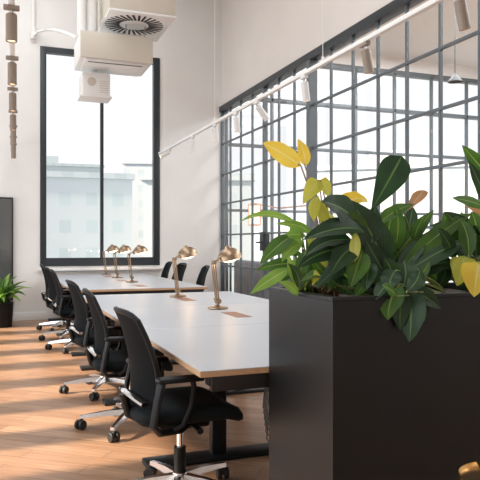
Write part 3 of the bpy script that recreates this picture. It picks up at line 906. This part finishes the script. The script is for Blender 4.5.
# brass bowl on a side table at the lower right
stt = thing('side_table', 'small round brass-topped side table at the bottom right corner', 'table', (1.335, 1.42, 0))
MB().lathe([(0, .590), (.122, .590), (.127, .595), (.127, .612), (.122, .614), (.120, .602), (0, .602)], 40).build('table_top', M['gold'], stt)
MB().cone((0, 0, .02), (0, 0, .592), .014).build('leg', M['black'], stt)
MB().lathe([(0, 0), (.10, 0), (.10, .010), (.02, .025), (0, .025)], 28).build('base', M['black'], stt)
bw = thing('brass_bowl', 'shiny lidded brass bowl on the side table at the bottom right', 'bowl', (1.335, 1.42, .6025))
MB().lathe([(0, 0), (.035, 0), (.04, .005), (.064, .022), (.072, .040), (.074, .043), (.068, .044), (.05, .052), (.02, .058), (0, .059)], 32).build('body', M['gold'], bw)
b = MB(); b.lathe([(0, .0), (.008, .0), (.012, .008), (.008, .016), (0, .018)], 16, Matrix.Translation((0, .0, .0575)))
b.build('finial', M['gold'], bw)

# ------------------------------------------------------------------ outside
def facade(name, wall, win, sx, sz):
    m, nt, p = nmat(name)
    tc = nt.nodes.new('ShaderNodeTexCoord'); sp = nt.nodes.new('ShaderNodeSeparateXYZ'); mp = nt.nodes.new('ShaderNodeCombineXYZ')
    ad = nt.nodes.new('ShaderNodeMath'); nt.links.new(tc.outputs['Object'], sp.inputs[0])
    nt.links.new(sp.outputs['X'], ad.inputs[0]); nt.links.new(sp.outputs['Y'], ad.inputs[1])
    nt.links.new(ad.outputs[0], mp.inputs['X']); nt.links.new(sp.outputs['Z'], mp.inputs['Y'])
    br = nt.nodes.new('ShaderNodeTexBrick'); br.offset = 0
    br.inputs['Scale'].default_value = 1; br.inputs['Brick Width'].default_value = sx; br.inputs['Row Height'].default_value = sz
    br.inputs['Mortar Size'].default_value = .28*sz; br.inputs['Mortar Smooth'].default_value = .1
    br.inputs['Color1'].default_value = (*win, 1); br.inputs['Color2'].default_value = (*[c*1.08 for c in win], 1); br.inputs['Mortar'].default_value = (*wall, 1)
    nt.links.new(mp.outputs['Vector'], br.inputs['Vector']); nt.links.new(br.outputs['Color'], p.inputs['Base Color'])
    p.inputs['Roughness'].default_value = .7
    return m
FA = facade('hazy_pale_facade', (.50, .55, .59), (.42, .49, .53), 3.2, 3.4)  # facade tones kept pale grey-blue: distance haze put into the colour
FB = facade('hazy_blue_glass_facade', (.44, .50, .53), (.36, .44, .48), 2.4, 3.2)
FC = facade('hazy_cream_facade', (.60, .63, .66), (.50, .56, .60), 4.0, 3.6)
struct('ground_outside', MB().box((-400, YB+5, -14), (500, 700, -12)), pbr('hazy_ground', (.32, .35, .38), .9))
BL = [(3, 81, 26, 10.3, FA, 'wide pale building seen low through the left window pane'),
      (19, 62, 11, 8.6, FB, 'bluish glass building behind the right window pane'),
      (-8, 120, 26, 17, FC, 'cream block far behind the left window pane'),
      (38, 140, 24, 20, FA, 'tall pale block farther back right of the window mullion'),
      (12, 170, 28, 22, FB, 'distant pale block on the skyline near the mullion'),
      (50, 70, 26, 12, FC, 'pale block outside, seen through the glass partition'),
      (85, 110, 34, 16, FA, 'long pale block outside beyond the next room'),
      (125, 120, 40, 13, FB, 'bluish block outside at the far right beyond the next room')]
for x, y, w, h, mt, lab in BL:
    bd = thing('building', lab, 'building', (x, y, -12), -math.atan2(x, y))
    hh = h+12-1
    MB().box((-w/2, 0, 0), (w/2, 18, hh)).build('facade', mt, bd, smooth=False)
    r = MB(); r.box((-w/2-.3, -.3, hh), (w/2+.3, 18.3, hh+.7)); r.box((-w*.2, 4, hh+.7), (w*.1, 10, hh+3)); r.build('roof', mt, bd, smooth=False)
hl = MB()
def hill(i, j):
    x = -250+900*i; y = 420+160*j
    return V((x, y, -12 + math.sin(j*PI)*(48+16*math.sin(i*9)+7*math.sin(i*23+1))))
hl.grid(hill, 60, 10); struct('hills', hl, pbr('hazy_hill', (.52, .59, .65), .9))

# ------------------------------------------------------------------ light
w = bpy.data.worlds.new('world'); scene.world = w; w.use_nodes = True
bg = w.node_tree.nodes['Background']; bg.inputs['Color'].default_value = (.95, .97, 1.0, 1); bg.inputs['Strength'].default_value = 1.12
def sun(az_dir, energy, ang, col):
    l = bpy.data.lights.new('sun', 'SUN'); l.energy = energy; l.angle = R(ang); l.color = col
    o = bpy.data.objects.new('sun', l); COL.objects.link(o)
    o.rotation_euler = V(az_dir).to_track_quat('-Z', 'Y').to_euler(); return o
sun((1.0, .04, -.577), 13, 2.0, (1, .84, .66))
def area(name, loc, d, sx, sy, e, col=(1, 1, 1)):
    l = bpy.data.lights.new(name, 'AREA'); l.shape = 'RECTANGLE'; l.size = sx; l.size_y = sy; l.energy = e; l.color = col
    o = bpy.data.objects.new(name, l); COL.objects.link(o); o.location = loc
    o.rotation_euler = V(d).to_track_quat('-Z', 'Y').to_euler(); return o
# daylight in the side openings and added overhead fill lights without fixtures
area('daylight_side', (XL+.02, 4.6, 1.68), (1, 0, .05), 12.0, 1.35, 235, (.86, .93, 1))
area('ceiling_fill', (.2, 3.2, ZC-.05), (0, 0, -1), 2.0, 4.0, 105, (.93, .965, 1))
area('ceiling_fill', (.2, 8.2, ZC-.05), (0, 0, -1), 2.0, 4.0, 105, (.93, .965, 1))
area('ceiling_fill', (7.0, 7.5, 5.0), (0, 0, -1), 3.0, 5.0, 420, (.97, .98, 1))
area('ceiling_fill', (7.0, 2.0, 5.0), (0, 0, -1), 3.0, 5.0, 300, (.97, .98, 1))

vs = scene.view_settings
vs.view_transform = 'Standard'; vs.look = 'None'; vs.exposure = 0.0; vs.gamma = 1.0; vs.use_curve_mapping = False
scene.cycles.use_denoising = True
scene.cycles.max_bounces = 8; scene.cycles.transparent_max_bounces = 16
scene.cycles.caustics_reflective = False; scene.cycles.caustics_refractive = False
scene.cycles.sample_clamp_indirect = 6
